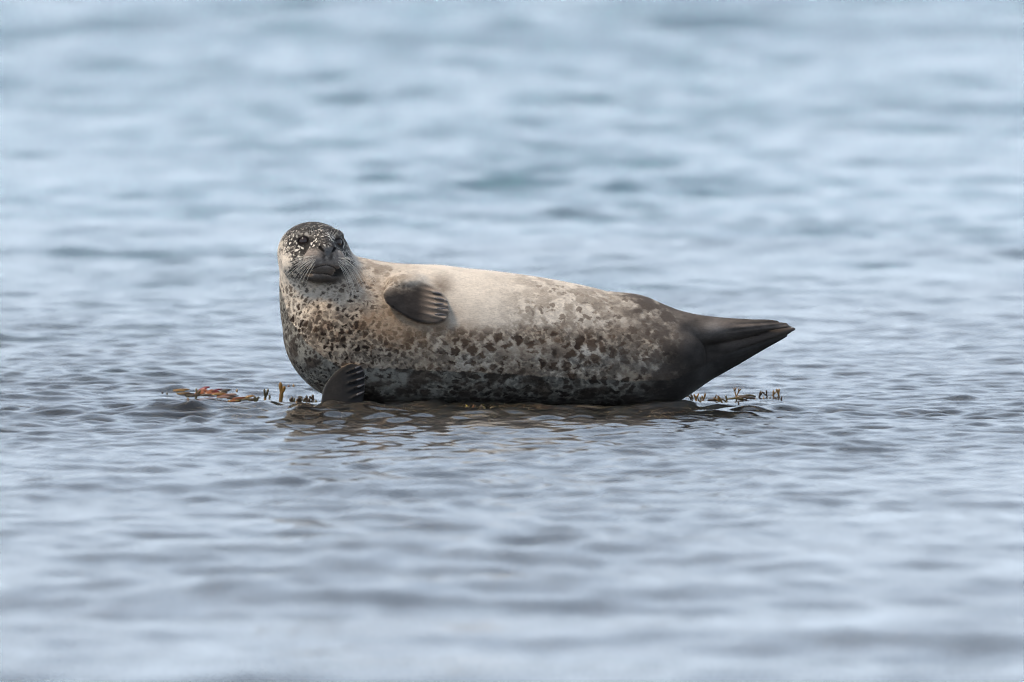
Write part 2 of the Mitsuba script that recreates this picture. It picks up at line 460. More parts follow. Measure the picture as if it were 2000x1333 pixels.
body = surface_nets(seal_sdf, [dx_(525), -0.265, -0.045], [dx_(1565), 0.235, dz_(420)], 0.0074)
v, f = project(body.vertices, 2), body.faces
for _ in range(2):
    m = trimesh.Trimesh(v, f, process=False).subdivide()
    v, f = m.vertices, m.faces
v = project(np.asarray(v), 2)
body = trimesh.Trimesh(v, f, process=False)
trimesh.smoothing.filter_taubin(body, 0.45, 0.47, 5)
v = np.asarray(body.vertices)

# --- the coat: spots grown from random seeds, denser, larger or fainter by part of the body
SX, SY = v[:, 0] / S + 1000, ZW - v[:, 2] / S          # drawing coordinates
hl = head_local(v.astype(np.float32))
rs = np.random.default_rng(5)


def ss(a, b, x):
    t = np.clip((x - a) / (b - a), 0, 1)
    return t * t * (3 - 2 * t)


def n3(scale, seed, oct_=3, stretch=(1, 1, 1)):
    return meshkit.fbm(v * (np.array(stretch) / scale), oct_, seed)


def lerp(a, b, t): return a * (1 - t[:, None]) + np.asarray(b) * t[:, None]


warp = np.stack([meshkit.fbm(v / 0.016, 3, 31 + i) for i in range(3)], 1) - 0.5


rough1, rough2 = n3(0.007, 81, 3), n3(0.026, 82, 3)


def spots(spacing, rmin, rmax, seed, warp_by, ragged=0.9, share=1.0, fine=None):
    """Cover 0..1 of the random blotches: seeds on the skin about one spacing apart, each with its own size and tone, ragged by noise."""
    r = np.random.default_rng(seed)
    pick = v[r.choice(len(v), min(len(v), 60000), replace=False)]
    cell = np.floor(pick / spacing).astype(int)
    _, first = np.unique(cell, axis=0, return_index=True)
    c = pick[first]
    c = c[r.random(len(c)) < share]
    rad, tone = rmin + (rmax - rmin) * r.random(len(c)) ** 1.6, r.uniform(0.62, 1.0, len(c))
    d, i = cKDTree(c).query(v + warp * warp_by, k=4)
    f_ = 1 - d / rad[i]
    m = f_.argmax(1)
    a = np.arange(len(v))
    field = f_[a, m] + ragged * ((rough1 if fine is None else fine) - 0.5) + 0.5 * ragged * (rough2 - 0.5)
    return ss(-0.20, 0.30, field) * tone[i[a, m]]


small = np.maximum(spots(0.0160, 0.0040, 0.0125, 1, 0.020, 0.8), spots(0.0130, 0.0030, 0.0085, 9, 0.016, 0.7, share=0.85))
mid = spots(0.028, 0.009, 0.023, 2, 0.030, 1.2, share=0.95)
fleck = spots(0.0090, 0.0009, 0.0045, 3, 0.012, 1.1, share=0.8, fine=n3(0.006, 83, 2))
big = spots(0.055, 0.014, 0.038, 4, 0.045, 1.3, share=0.8)

cream = np.array([0.58, 0.52, 0.445])
cream = cream * (0.84 + 0.32 * n3(0.05, 41)[:, None])
col = cream.copy()
# zones of the coat (0..1)
chest = (1 - ss(770, 900, SX)) * ss(518, 562, SY + 10 * (n3(0.05, 84) - 0.5)) * (1 - 0.35 * ss(700, 760, SX))
flank = ss(740, 900, SX) * ss(612, 662, SY + 40 * (n3(0.09, 42) - 0.5))
rump = ss(1120, 1310, SX + 40 * (n3(0.07, 43) - 0.5))
tail = ss(1285, 1350, SX)
lowr = ss(905, 1075, SX)
bright = np.exp(-((SX - 925) / 70) ** 2 - ((SY - 560) / 60) ** 2)
neck = np.exp(-((SX - 735) / 72) ** 4 - ((SY - 545) / 48) ** 4)
warp2 = np.stack([meshkit.fbm(v / 0.0065, 2, 61 + i) for i in range(3)], 1) - 0.5


def blotches(spacing, seed, gap, share, soft=0.0035):
    """Rounded patches that nearly meet: (cover 0..1, a random tone 0..1 per patch); gap: mean width of the pale lines between them."""
    r = np.random.default_rng(seed)
    pick = v[r.choice(len(v), min(len(v), 60000), replace=False)]
    _, first = np.unique(np.floor(pick / spacing + 0.3 * seed).astype(int), axis=0, return_index=True)
    c = pick[first]
    tone, here = r.random(len(c)), r.random(len(c)) < share
    d, i = cKDTree(c).query(v + warp * spacing * 0.9 + warp2 * 0.010, k=2)
    w = gap * np.clip(-0.9 + 3.8 * n3(0.024, 90 + seed, 3), 0, 2.2)
    return ss(w * 0.6 - 0.0015, w * 0.6 + soft, d[:, 1] - d[:, 0]) * here[i[:, 0]], tone[i[:, 0]]


c1, t1 = blotches(0.0200, 1, 0.0050, 0.97, 0.0080)        # chest
c2, t2 = blotches(0.0330, 2, 0.0065, 0.94, 0.0110)        # flank
c3, t3 = blotches(0.0230, 3, 0.0120, 0.62)        # back and shoulder, faint
cloud = ss(0.38, 0.60, n3(0.070, 44, 4))
cloud2 = ss(0.42, 0.60, n3(0.028, 85, 4))
gate = ss(0.32, 0.52, n3(0.085, 45, 3))
low = ss(560, 640, SY)
under = np.exp(-((SX - 800) / 105) ** 2 - ((SY - 640) / 40) ** 2)


def tones(dark, light, t): return np.asarray(dark) * (1 - t[:, None]) + np.asarray(light) * t[:, None]


faint = np.clip((0.80 + 0.20 * ss(560, 600, SY)) * lowr + 0.95 * neck + 0.25 * flank, 0, 1) * (1 - 0.9 * bright)
col = lerp(col, tones([0.105, 0.080, 0.061], [0.24, 0.190, 0.147], t3), np.clip(faint * np.maximum(0.85 * c3, 0.62 * cloud2), 0, 1))
col = lerp(col, [0.22, 0.180, 0.145], 0.62 * neck * (0.6 + 0.4 * cloud2))
col = lerp(col, [0.215, 0.143, 0.093], np.clip(0.95 * under * (0.55 + 0.55 * cloud2) + 0.80 * chest * (0.45 + 0.55 * low) * ss(575, 625, SX) + 0.62 * flank * cloud, 0, 1))
fl2 = np.clip(flank * (0.78 + 0.22 * cloud), 0, 1) * (1 - 0.9 * bright)
col = lerp(col, tones([0.060, 0.040, 0.028], [0.160, 0.108, 0.074], t2), np.clip(1.05 * c2 * fl2, 0, 1))
ch1 = chest * (0.74 + 0.26 * low)
col = lerp(col, tones([0.017, 0.011, 0.0075], [0.085, 0.055, 0.035], t1 ** 2.6), np.clip(1.1 * c1 * ch1 * (0.80 + 0.20 * gate), 0, 1))
col = lerp(col, [0.022, 0.0155, 0.012], np.clip(1.3 * small * np.clip(0.75 * chest * low * gate + 0.38 * flank * gate + 0.20 * lowr * gate, 0, 1), 0, 1))
# pale net between the blotches
net = (1 - np.maximum(np.where(chest > 0.5, c1, c2), 0.8 * small)) * np.clip(ch1 + 0.9 * flank, 0, 1) * ss(0.34, 0.52, n3(0.03, 46, 3))
col = lerp(col, [0.60, 0.51, 0.40], np.clip(net * 0.48, 0, 1))
# armpit and shoulder: brown fur round the upper flipper, armpit shade painted in
arm = np.exp(-((SX - 815) / 75) ** 2 - ((SY - 618) / 36) ** 2) * (v[:, 1] < 0)
col = lerp(col, [0.20, 0.145, 0.10], np.clip(0.75 * arm, 0, 1))
arm2 = np.exp(-((SX - 862) / 22) ** 2 - ((SY - 556) / 18) ** 2) * (v[:, 1] < 0)  # shade in the pocket of the shoulder fold, painted into the fur
col = lerp(col, [0.16, 0.125, 0.10], np.clip(0.85 * arm2 * (0.5 + n3(0.02, 57)), 0, 1))
# rump and tail turn charcoal
back = ss(1150, 1290, SX) * (1 - ss(590, 640, SY))
col = lerp(col, [0.085, 0.070, 0.060], np.clip(rump * (0.35 + 0.65 * ss(0.35, 0.6, n3(0.03, 47))) + 0.6 * back * ss(0.35, 0.55, n3(0.02, 48)), 0, 1))
ch = np.array([0.062, 0.054, 0.049]) * (0.45 + 1.1 * n3(0.03, 49)[:, None]) * (1.25 - 0.7 * ss(620, 690, SY + 0.35 * (SX - 1400)))[:, None]  # tail painted lighter on top and shaded darker beneath
sheen = np.exp(-((SX - 1395) / 22) ** 2 - ((SY - 636) / 12) ** 2)  # sheen on the hind flipper, painted as a pale patch of coat
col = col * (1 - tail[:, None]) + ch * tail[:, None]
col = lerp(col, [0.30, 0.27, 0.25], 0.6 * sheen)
painted_highlight = np.exp(-((SY - (632 + 0.035 * (SX - 1400))) / 7) ** 2) * ss(1385, 1420, SX)  # highlight along the upper hind flipper, painted into the colour
col = lerp(col, [0.165, 0.140, 0.125], 0.75 * painted_highlight * (0.4 + 0.8 * n3(0.02, 66)))
col = lerp(col, [0.120, 0.100, 0.088], 0.6 * np.exp(-((SY - (668 - 0.20 * (SX - 1430))) / 9) ** 2) * ss(1390, 1430, SX))  # second painted highlight, beside the crease between the flippers
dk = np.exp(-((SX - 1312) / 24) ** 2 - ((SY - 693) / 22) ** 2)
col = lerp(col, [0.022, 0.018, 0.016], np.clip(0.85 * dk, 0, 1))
# the navel and the second mark
for (x, y, w, h_) in ((1083, 689, 5.0, 9.0), (1020, 724, 7, 4.0)):
    k = np.exp(-((SX - x) / w) ** 2 - ((SY - y) / h_) ** 2) * (v[:, 1] < 0)
    col = lerp(col, [0.012, 0.010, 0.009], np.clip(1.2 * k, 0, 1))
    col = lerp(col, [0.14, 0.10, 0.075], np.clip(0.5 * np.exp(-((SX - x) / (3.4 * w)) ** 2 - ((SY - y) / (2.6 * h_)) ** 2), 0, 1))
# wet fur to the old waterline, darker and greyer; tail underside: shade painted in
line = np.interp(SX, [540, 549, 566, 600, 640, 672, 760, 900, 1000, 1150, 1250, 1320, 1345, 1420, 1500, 1560], [545, 566, 622, 668, 700, 716, 716, 722, 728, 738, 742, 738, 726, 692, 664, 652])
side = np.clip(1 - (v[:, 1] + 0.02) / 0.12, 0, 1)
wet = ss(-2.0, 2.0, SY - line + 7 * (n3(0.012, 50) - 0.5)) * ss(540, 552, SX + 0 * SY + 12)
wet = np.maximum(wet, ss(0.10, 0.16, v[:, 1]) * ss(600, 640, SY))
cw = np.where(SX < 720, c1, c2)
wpat = (1 - cw) * ss(0.36, 0.54, n3(0.045, 51, 3)) * (1 - 0.8 * ss(1180, 1300, SX))
wcol = tones([0.045, 0.037, 0.031], [0.140, 0.117, 0.100], np.where(SX < 720, t1, t2)) * (0.7 + 0.6 * rough2[:, None])
wcol = lerp(wcol, [0.42, 0.41, 0.365], np.clip(1.1 * wpat, 0, 1))
wcol = lerp(wcol, [0.026, 0.022, 0.020], np.clip(0.6 * small * gate, 0, 1))
wcol = 0.55 * wcol + 0.08 * col
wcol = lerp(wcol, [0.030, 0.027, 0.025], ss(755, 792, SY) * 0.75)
wcol = lerp(wcol, [0.032, 0.030, 0.029], ss(1230, 1330, SX) * 0.85)  # shaded underside of the tail painted darker
col = col * (1 - wet[:, None]) + wcol * wet[:, None]

# crease shade painted dark where the skin folds at the tail root
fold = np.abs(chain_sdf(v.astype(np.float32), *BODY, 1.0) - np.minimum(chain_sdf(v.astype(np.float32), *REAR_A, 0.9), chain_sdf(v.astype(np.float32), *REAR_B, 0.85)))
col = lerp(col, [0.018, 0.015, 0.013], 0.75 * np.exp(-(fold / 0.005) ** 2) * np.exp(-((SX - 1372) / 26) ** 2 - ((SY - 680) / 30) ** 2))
# the head: charcoal mask with pale flecks
inhead = 1 - ss(0.0, 16.0, head_sdf(hl) * 1.0)
maskz = ss(-100, -72, hl[:, 1] + 0.22 * (hl[:, 2] - 60) + 14 * (n3(0.02, 53) - 0.5)) * ss(-62, -18, hl[:, 2] + 0.10 * hl[:, 1] + 34 * (n3(0.03, 54) - 0.5))
hm = inhead * maskz * ss(-108, -84, hl[:, 0] + 30 * (n3(0.02, 55) - 0.5) + 40 * (n3(0.007, 86) - 0.5))
hm *= 1 - 0.75 * ss(0.46, 0.60, n3(0.012, 87)) * ss(-48, -80, hl[:, 0]) * ss(10, -40, hl[:, 1])
hcol = np.tile([0.034, 0.031, 0.029], (len(v), 1)) * (0.6 + 0.8 * n3(0.02, 56)[:, None])
top = ss(40, 74, hl[:, 1])
mz = ss(104, 128, hl[:, 2])
fl = np.clip(fleck * 1.05 * (1 - 0.65 * top) * (1 - 0.2 * mz) * (0.30 + 1.1 * ss(0.38, 0.58, n3(0.03, 58)) + 0.5 * ss(-20, -60, hl[:, 1]) * (1 - mz) + 0.5 * ss(-45, -85, hl[:, 0])), 0, 1)
lace = (1 - ss(0.018, 0.05, np.abs(n3(0.013, 88, 2) - 0.5))) * ss(0.47, 0.60, n3(0.034, 89, 2)) * (1 - 0.8 * top) * (1 - 0.8 * mz)
hcol = lerp(hcol, [0.60, 0.56, 0.50], np.clip(np.maximum(fl, 0.85 * lace) * (1 - ss(-28, -40, hl[:, 1]) * ss(70, 95, hl[:, 2])), 0, 1))
for k in (0, 1):          # paler patch above each eye, dark rim of the lids
    e = hl - EYES[k]
    hcol = lerp(hcol, [0.50, 0.47, 0.43], 0.55 * np.exp(-(e[:, 0] / 24) ** 2 - ((e[:, 1] - 22) / 7) ** 2) * ss(0.38, 0.56, n3(0.010, 59 + k)) * (hl[:, 2] > 20))
hcol = lerp(hcol, [0.25, 0.213, 0.188], np.clip(mz * (0.25 + 1.1 * n3(0.007, 62)) * ss(16, 2, hl[:, 1]), 0, 1))
hcol = lerp(hcol, [0.035, 0.029, 0.026], 0.8 * np.exp(-((np.abs(hl[:, 0]) - 11) / 8) ** 2 - ((hl[:, 1] + 12) / 13) ** 2) * ss(140, 158, hl[:, 2]))
nose = np.exp(-(hl[:, 0] / np.clip(6 + 0.55 * (hl[:, 1] + 6), 4, 17)) ** 4 - ((hl[:, 1] - 4) / 13) ** 4) * ss(150, 160, hl[:, 2])
hcol = lerp(hcol, [0.125, 0.120, 0.118], nose)
lip = np.exp(-(hl[:, 0] / 38) ** 4 - ((hl[:, 1] + 53) / 11) ** 4) * ss(112, 130, hl[:, 2])
hcol = lerp(hcol, [0.115, 0.096, 0.082], 0.85 * lip)
chin = ss(-64, -72, hl[:, 1]) * ss(40, 90, hl[:, 2])
hcol = lerp(hcol, [0.075, 0.064, 0.056], 0.8 * np.clip(chin, 0, 1))
col = col * (1 - hm[:, None]) + hcol * hm[:, None]
for k in (0, 1):
    a, b, n = eye_frame(k)
    e = hl - EYES[k]
    rr = np.sqrt(((e @ a) / 23) ** 2 + ((e @ b) / 16) ** 2)
    col = lerp(col, [0.011, 0.010, 0.010], (1 - ss(0.80, 1.10, rr)) * (e @ n > 4))
for s in (-1, 1):         # nostrils
    k = cone(hl, (s * 14, 4, 169), (s * 23, 15, 157), 2.8, 4.2)
    col = lerp(col, [0.010, 0.009, 0.009], 1 - ss(-1, 3.0, k))
mouth = np.minimum(line2(hl, LIP_LINE), line2(hl, MOUTH_LINE))
col = lerp(col, [0.012, 0.010, 0.010], 0.75 * (1 - ss(0.6, 2.6, mouth)) * ss(95, 112, hl[:, 2]) * inhead)

# the front flippers: charcoal, paler and browner towards the claws
X_, Y_, n_ = up_coords(v)
uf = (1 - ss(-3, 4, poly_sdf(X_, Y_, UP))) * (n_ > -0.008) * (v[:, 1] < -0.05) * ss(541, 570, SY + 12 * (n3(0.01, 63) - 0.5) + 0.25 * (SX - 800))
rg = ridges(X_, Y_, UP_DIGITS, 3.4)
fc = np.tile([0.027, 0.024, 0.023], (len(v), 1)) * (0.6 + 0.8 * n3(0.02, 64)[:, None])
fc = lerp(fc, [0.30, 0.24, 0.195], ss(812, 846, SX) * (0.25 + 0.75 * rg))
col = col * (1 - uf[:, None]) + fc * uf[:, None]
nl = -v[:, 1] - (0.188 + 0.03 * np.clip((SY - 715) / 80, 0, 1) - 0.02 * ((SX - 680) / 40) ** 2)
lf = (1 - ss(-2, 2, poly_sdf(SX, SY, LOW))) * (nl > -0.012)
rg = ridges(SX, SY, LOW_DIGITS, 3.2)
fc = np.tile([0.020, 0.019, 0.019], (len(v), 1)) * (0.7 + 0.6 * n3(0.03, 65)[:, None])
fc = lerp(fc, [0.085, 0.068, 0.060], ss(684, 710, SX) * rg ** 2 * 0.6)
col = col * (1 - lf[:, None]) + fc * lf[:, None]
# hair by hair variation
col *= (0.82 + 0.36 * meshkit.noise(v * np.array([170, 420, 420.0]), 71))[:, None] * (0.93 + 0.14 * rs.random((len(v), 1)))
col = np.clip(col, 0.006, 0.8)


def fur_bump(p, n, uv):
    return 0.6 * noise(p.x * 260 + p.z * 90, p.y * 700, p.z * 700) + 0.4 * noise(p.x * 110, p.y * 260, p.z * 260 + p.x * 60)


def fur_rough(p, n, uv):
    wetness = smoothstep(0.115, 0.080, p.z - 0.02 * noise(p.x * 9, p.y * 9))
    return mi.Float(0.60) - 0.30 * wetness


scene['fur_material'] = {'type': 'bumpmap', 'relief': proc(fur_bump, 0.0006), 'scale': 0.0010,
                         'skin': {'type': 'principled', 'base_color': {'type': 'mesh_attribute', 'name': 'vertex_color'}, 'roughness': proc(fur_rough), 'specular': 0.05, 'sheen': 0.08}}
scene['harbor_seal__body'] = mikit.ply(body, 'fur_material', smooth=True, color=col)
labels['harbor_seal'] = {'label': 'spotted grey and cream harbor seal lying on its side, head turned to the camera', 'category': 'seal'}

# --- eyes
scene['eye_material'] = {'type': 'principled', 'base_color': {'type': 'rgb', 'value': (0.022, 0.011, 0.008)}, 'roughness': 0.06, 'specular': 0.4, 'clearcoat': 0.4, 'clearcoat_gloss': 0.97}


def add(key, shape):
    k, i = key, 0
    while k in scene:
        i += 1
        k = f'{key}_{i:03d}'
    scene[k] = shape
    return k


for k in (0, 1):
    e = trimesh.creation.icosphere(4, 0.0176)
    e.apply_translation(head_world(EYES[k]))
    add('harbor_seal__eye', mikit.ply(e, 'eye_material', smooth=True))


def sweep(points, ra, rb=None, sides=8, flat=None):
    """A tube along points with half-widths ra (across) and rb (thickness), both per point; flat: the direction of the thickness."""
    p = np.asarray(points, float)
    ra = np.broadcast_to(ra, len(p))
    rb = ra if rb is None else np.broadcast_to(rb, len(p))
    t = np.gradient(p, axis=0)
    t /= np.linalg.norm(t, axis=1, keepdims=True) + 1e-12
    f_ = np.array([0.3, 0.5, 0.8]) if flat is None else np.asarray(flat, float)
    a = np.cross(t, f_)
    a /= np.linalg.norm(a, axis=1, keepdims=True) + 1e-9
    b = np.cross(t, a)
    ang = np.arange(sides) * 2 * np.pi / sides
    V_ = p[:, None] + ra[:, None, None] * np.cos(ang)[None, :, None] * a[:, None] + rb[:, None, None] * np.sin(ang)[None, :, None] * b[:, None]
    i, j = np.meshgrid(np.arange(len(p) - 1), np.arange(sides), indexing='ij')
    q = np.stack([i * sides + j, i * sides + (j + 1) % sides, (i + 1) * sides + (j + 1) % sides, (i + 1) * sides + j], -1).reshape(-1, 4)
    V_ = np.vstack([V_.reshape(-1, 3), p[0], p[-1]])
    n = len(p) * sides
    caps = [[n, (j + 1) % sides, j] for j in range(sides)] + [[n + 1, n - sides + j, n - sides + (j + 1) % sides] for j in range(sides)]
    return trimesh.Trimesh(V_, np.vstack([q[:, [0, 1, 2]], q[:, [0, 2, 3]], caps]), process=False)


# --- whiskers and brow hairs
scene['whisker_material'] = {'type': 'principled', 'base_color': {'type': 'rgb', 'value': (0.60, 0.56, 0.49)}, 'roughness': 0.35, 'specular': 0.5}
rw = random.Random(8)


fv = hl[hl[:, 2] > 20]


def surface_along(q, dirn):
    """The foremost skin point in the head's frame (mm) near the given place."""
    near = fv[(np.abs(fv[:, 0] - q[0]) < 3) & (np.abs(fv[:, 1] - q[1]) < 3)]
    return near[near[:, 2].argmax()].astype(float)


def whisker(root, d0, droop, length, r0):
    n = 12
    t = np.linspace(0, 1, n)[:, None]
    d0 = np.asarray(d0, float) / np.linalg.norm(d0)
    pts = np.asarray(root) + d0 * length * t + np.asarray(droop) * length * t ** 2.2
    return sweep(np.array([head_world(x) for x in pts]), np.linspace(r0, r0 * 0.35, n), sides=6)


for s in (-1, 1):
    for row in range(4):
        for c_ in range(5):
            if row == 3 and c_ > 2:
                continue
            root = surface_along((s * (35 + 5.5 * c_ + rw.uniform(-2, 2)), -10 - 8.5 * row + rw.uniform(-2, 2), 205), (0, 0, -1))
            root[2] -= 1.0
            L = rw.uniform(52, 74) + 9 * c_ - 5 * row
            down = -0.10 - 0.30 * row + rw.uniform(-0.10, 0.10)
            w = whisker(root, (s * (0.85 + 0.10 * c_), down, 0.42 - 0.10 * c_), (0, -0.42 + rw.uniform(-0.12, 0.1) - (0.25 if s > 0 else 0), -0.10), L, 0.00062)
            add('harbor_seal__whisker', mikit.ply(w, 'whisker_material', smooth=True))
    for i in range(3):
        root = surface_along((s * (26 + 7 * i), 58 - 3 * i, 200), (0, 0, -1))
        w = whisker(root, (s * 0.30 + 0.22 * (i - 1), 0.8, 0.6), (0.05, 0.1, -0.1), rw.uniform(24, 36), 0.0007)
        add('harbor_seal__brow_hair', mikit.ply(w, 'whisker_material', smooth=True))

# --- claws
scene['claw_material'] = {'type': 'principled', 'base_color': {'type': 'rgb', 'value': (0.11, 0.10, 0.10)}, 'roughness': 0.35, 'specular': 0.5}


def claw(a, b, bulge, r):
    t = np.linspace(0, 1, 9)
    p = a[None] * (1 - t[:, None]) + b[None] * t[:, None] + bulge[None] * (np.sin(np.pi * t) * 0.003)[:, None]
    return sweep(p, r * np.array([0.5, 0.85, 1, 1, 0.95, 0.85, 0.65, 0.42, 0.12]), r * np.array([0.5, 0.8, 0.9, 0.9, 0.85, 0.7, 0.55, 0.4, 0.12]), 8)


for (x0, y0), (x1, y1) in (((845, 568.5), (864, 573)), ((849, 579), (875, 586)), ((849, 590), (875, 594)), ((850, 600), (878, 601)), ((849, 611), (872, 612))):
    pts = []
    for x, y, up in ((x0, y0, 0.0105), (x1, y1, 0.0085)):
        z = dz_(y) - dz_(658)
        R_ = 135 * S + 0.008 + up
        pts.append(np.array([dx_(x), -math.sqrt(R_ * R_ - z * z), dz_(y)]))
    add('harbor_seal__claw', mikit.ply(claw(pts[0], pts[1], np.array([0, -0.8, 0.6]), 0.0040), 'claw_material', smooth=True))
for (x0, y0), (x1, y1) in (((692, 717), (707, 710.5)), ((694, 726.5), (713, 719)), ((695, 740), (715, 732.5)), ((695, 754), (715, 746)), ((697, 768), (713.5, 760))):
    pts = []
    for x, y, up in ((x0, y0, 0.0145), (x1, y1, 0.0115)):
        pts.append(np.array([dx_(x), -(0.188 + 0.03 * min(max((y - 715) / 80, 0), 1) - 0.02 * ((x - 680) / 40) ** 2 + up), dz_(y)]))
    add('harbor_seal__claw', mikit.ply(claw(pts[0], pts[1], np.array([0, -1.0, 0]), 0.0036), 'claw_material', smooth=True))

# ------------------------------------------------------------------ rockweed breaking the surface
NTH = ['first', 'second', 'third', 'fourth', 'fifth', 'sixth', 'seventh', 'eighth', 'ninth', 'tenth', 'eleventh', 'twelfth', 'thirteenth', 'fourteenth', 'fifteenth']
HUES = {'amber': 'amber', 'brown': 'dark brown', 'orange': 'orange', 'red': 'red', 'pink': 'pinkish tan', 'olive': 'olive', 'yellow': 'yellow'}
crowd = []                     # (place, hue, x, key): alike weeds, told apart by their colour and their order from the left


WEED = {'olive': (0.075, 0.055, 0.012), 'amber': (0.21, 0.105, 0.016), 'orange': (0.21, 0.062, 0.012), 'red': (0.17, 0.016, 0.014), 'brown': (0.050, 0.030, 0.014), 'pink': (0.19, 0.105, 0.075), 'yellow': (0.50, 0.33, 0.02)}
for k, c in WEED.items():
    scene[f'weed_{k}_material'] = {'type': 'principled', 'base_color': {'type': 'rgb', 'value': c}, 'roughness': 0.32, 'specular': 0.5}


def on_water(px, py):
    """Where the water stands that far out and that far to the side (drawing units of the photograph's own plan)."""
    a = PITCH + math.atan((py - 666.0) / FPX)
    d = CAM_H / math.tan(a)
    x = (px - 1000.0) / FPX * math.hypot(d, CAM_H)
    y = d - DIST
    return np.array([x, y, float(water_height(np.array([x]), np.array([y]))[0])])


def frond(base, height, lean, width, forks, seed, curl=0.3, thick=0.0022):
    """A flat rockweed blade from under the surface, forked into swollen tips."""
    r = random.Random(seed)
    parts = []

    def blade(p0, d, L, w, depth):
        n = 8
        t = np.linspace(0, 1, n)
        side = np.cross(d, [r.uniform(-1, 1), r.uniform(-1, 1), 0.3])
        side /= np.linalg.norm(side) + 1e-9
        pts = p0 + np.outer(t * L, d) + np.outer(curl * L * t ** 2 * r.uniform(-1, 1), side)
        tip = depth == 0
        prof = np.interp(t, [0, 0.3, 0.75, 0.93, 1], [0.75, 0.8, 1.15, 0.9, 0.35]) if tip else np.interp(t, [0, 1], [0.7, 1.0])
        fl = np.array([r.uniform(-0.5, 0.5), -1, r.uniform(-0.3, 0.3)])
        parts.append(sweep(pts, w * prof, thick * prof * (1.6 if tip else 1.0), 8, fl))
        if depth:
            for s in (-1, 1):
                q = d + s * r.uniform(0.25, 0.55) * np.array([0.9, r.uniform(-0.4, 0.4), 0.2])
                q /= np.linalg.norm(q)
                blade(pts[-1] - d * 0.002, q, L * r.uniform(0.55, 0.85), w * 0.85, depth - 1)
    d = np.array([lean[0], lean[1], 1.0])
    d /= np.linalg.norm(d)
    k = 1.0 / (1 + 0.75 * forks)
    under = 0.02
    blade(np.asarray(base) - d * under, d, height * k + under, width, forks)
    return trimesh.util.concatenate(parts)


def weed(px, py, height, lean, width, forks, hue, label, group=None, seed=None, sink=0.0, curl=0.3, kind_name='rockweed'):
    seed = seed if seed is not None else int(px * 7 + py * 13)
    b = on_water(px, py) - [0, 0, sink]
    k = add(kind_name, mikit.ply(frond(b, height, lean, width, forks, seed, curl), f'weed_{hue}_material', smooth=True))
    if group:
        crowd.append((label, hue, b[0], k, group))
    else:
        labels[k] = {'label': label, 'category': 'seaweed'}
    return k


U_ = S
# left of the seal
weed(548, 783, 0.044, (0.10, 0, 0), 0.0062, 1, 'amber', 'tallest upright amber rockweed blade left of the seal', seed=3, curl=0.1)
weed(517, 786, 0.026, (0.25, 0, 0), 0.0040, 1, 'olive', 'short forked olive rockweed just left of the tallest blade', seed=4)
weed(523, 793, 0.022, (-0.25, 0, 0), 0.0034, 0, 'amber', 'single leaning amber rockweed blade in front, left of the tallest blade', seed=5)
weed(498, 791, 0.014, (0.2, 0, 0), 0.004, 1, 'olive', 'stubby olive rockweed tuft at the right end of the floating orange raft', seed=6)
weed(381, 778, 0.022, (0.3, 0, 0), 0.0036, 1, 'olive', 'forked olive rockweed standing at the left of the red fronds', seed=7)
weed(397, 764, 0.009, (0, 0, 0), 0.0036, 0, 'amber', 'lone amber weed tip standing behind the red fronds', seed=8)
weed(464, 766, 0.007, (0.4, 0, 0), 0.003, 0, 'amber', 'lone amber weed tip behind the right half of the floating raft', seed=9)
weed(573, 760, 0.010, (0, 0, 0), 0.0036, 0, 'amber', 'amber weed tip close behind the tallest blade by the chest of the seal', seed=10)
weed(565, 760, 0.007, (0.3, 0, 0), 0.0036, 0, 'pink', 'pale tan weed tip close behind the tallest blade by the chest of the seal', seed=11)
weed(528, 775, 0.010, (0, 0, 0), 0.003, 0, 'olive', 'small olive weed tip standing left behind the tallest blade', seed=12)
weed(318, 772, 0.007, (0, 0, 0), 0.003, 0, 'brown', 'brown weed tip farthest to the left on the water', seed=13)
weed(327, 774, 0.009, (0, 0, 0), 0.003, 0, 'olive', 'olive weed tip beside the leftmost brown tip', seed=14)
weed(344, 771, 0.006, (0, 0, 0), 0.003, 0, 'olive', 'olive weed tip standing behind the left end of the floating raft', seed=15)
weed(549, 794, 0.008, (0.3, 0, 0), 0.0034, 0, 'brown', 'small brown weed tip in front of the tallest blade', seed=16)
weed(371, 780, 0.010, (0.1, 0, 0), 0.003, 0, 'amber', 'short amber weed tip left of the forked olive rockweed', seed=17)
# the floating raft: blades lying on each other
r2 = random.Random(4)
RAFT = [(350, 773, 22, 6, 'amber', 0), (363, 777, 20, 3, 'brown', 0), (390, 777, 16, 14, 'orange', 14), (396, 772, 15, 8, 'red', 16), (402, 779, 20, 5, 'brown', 2), (407, 777, 12, 12, 'orange', 10), (416, 778, 22, 9, 'orange', 6),
        (418, 774, 18, 5, 'red', 6), (428, 778, 18, 5, 'brown', 4), (437, 777, 16, 9, 'brown', 9), (438, 780, 26, 7, 'pink', 2), (446, 778, 18, 6, 'amber', 3), (452, 782, 16, 5, 'brown', 2), (460, 784, 18, 6, 'orange', 0),
        (470, 784, 18, 5, 'olive', 4), (486, 785, 12, 8, 'amber', 8), (476, 784, 12, 4, 'pink', 3),
        (356, 775, 18, 4, 'amber', 0), (372, 778, 18, 4, 'olive', 2), (380, 779, 20, 4, 'brown', 2), (424, 779, 20, 5, 'amber', 4), (434, 779, 18, 4, 'orange', 5), (456, 784, 20, 5, 'amber', 3), (465, 785, 20, 4, 'orange', 2), (481, 786, 18, 4, 'olive', 3), (494, 787, 16, 4, 'brown', 2)]
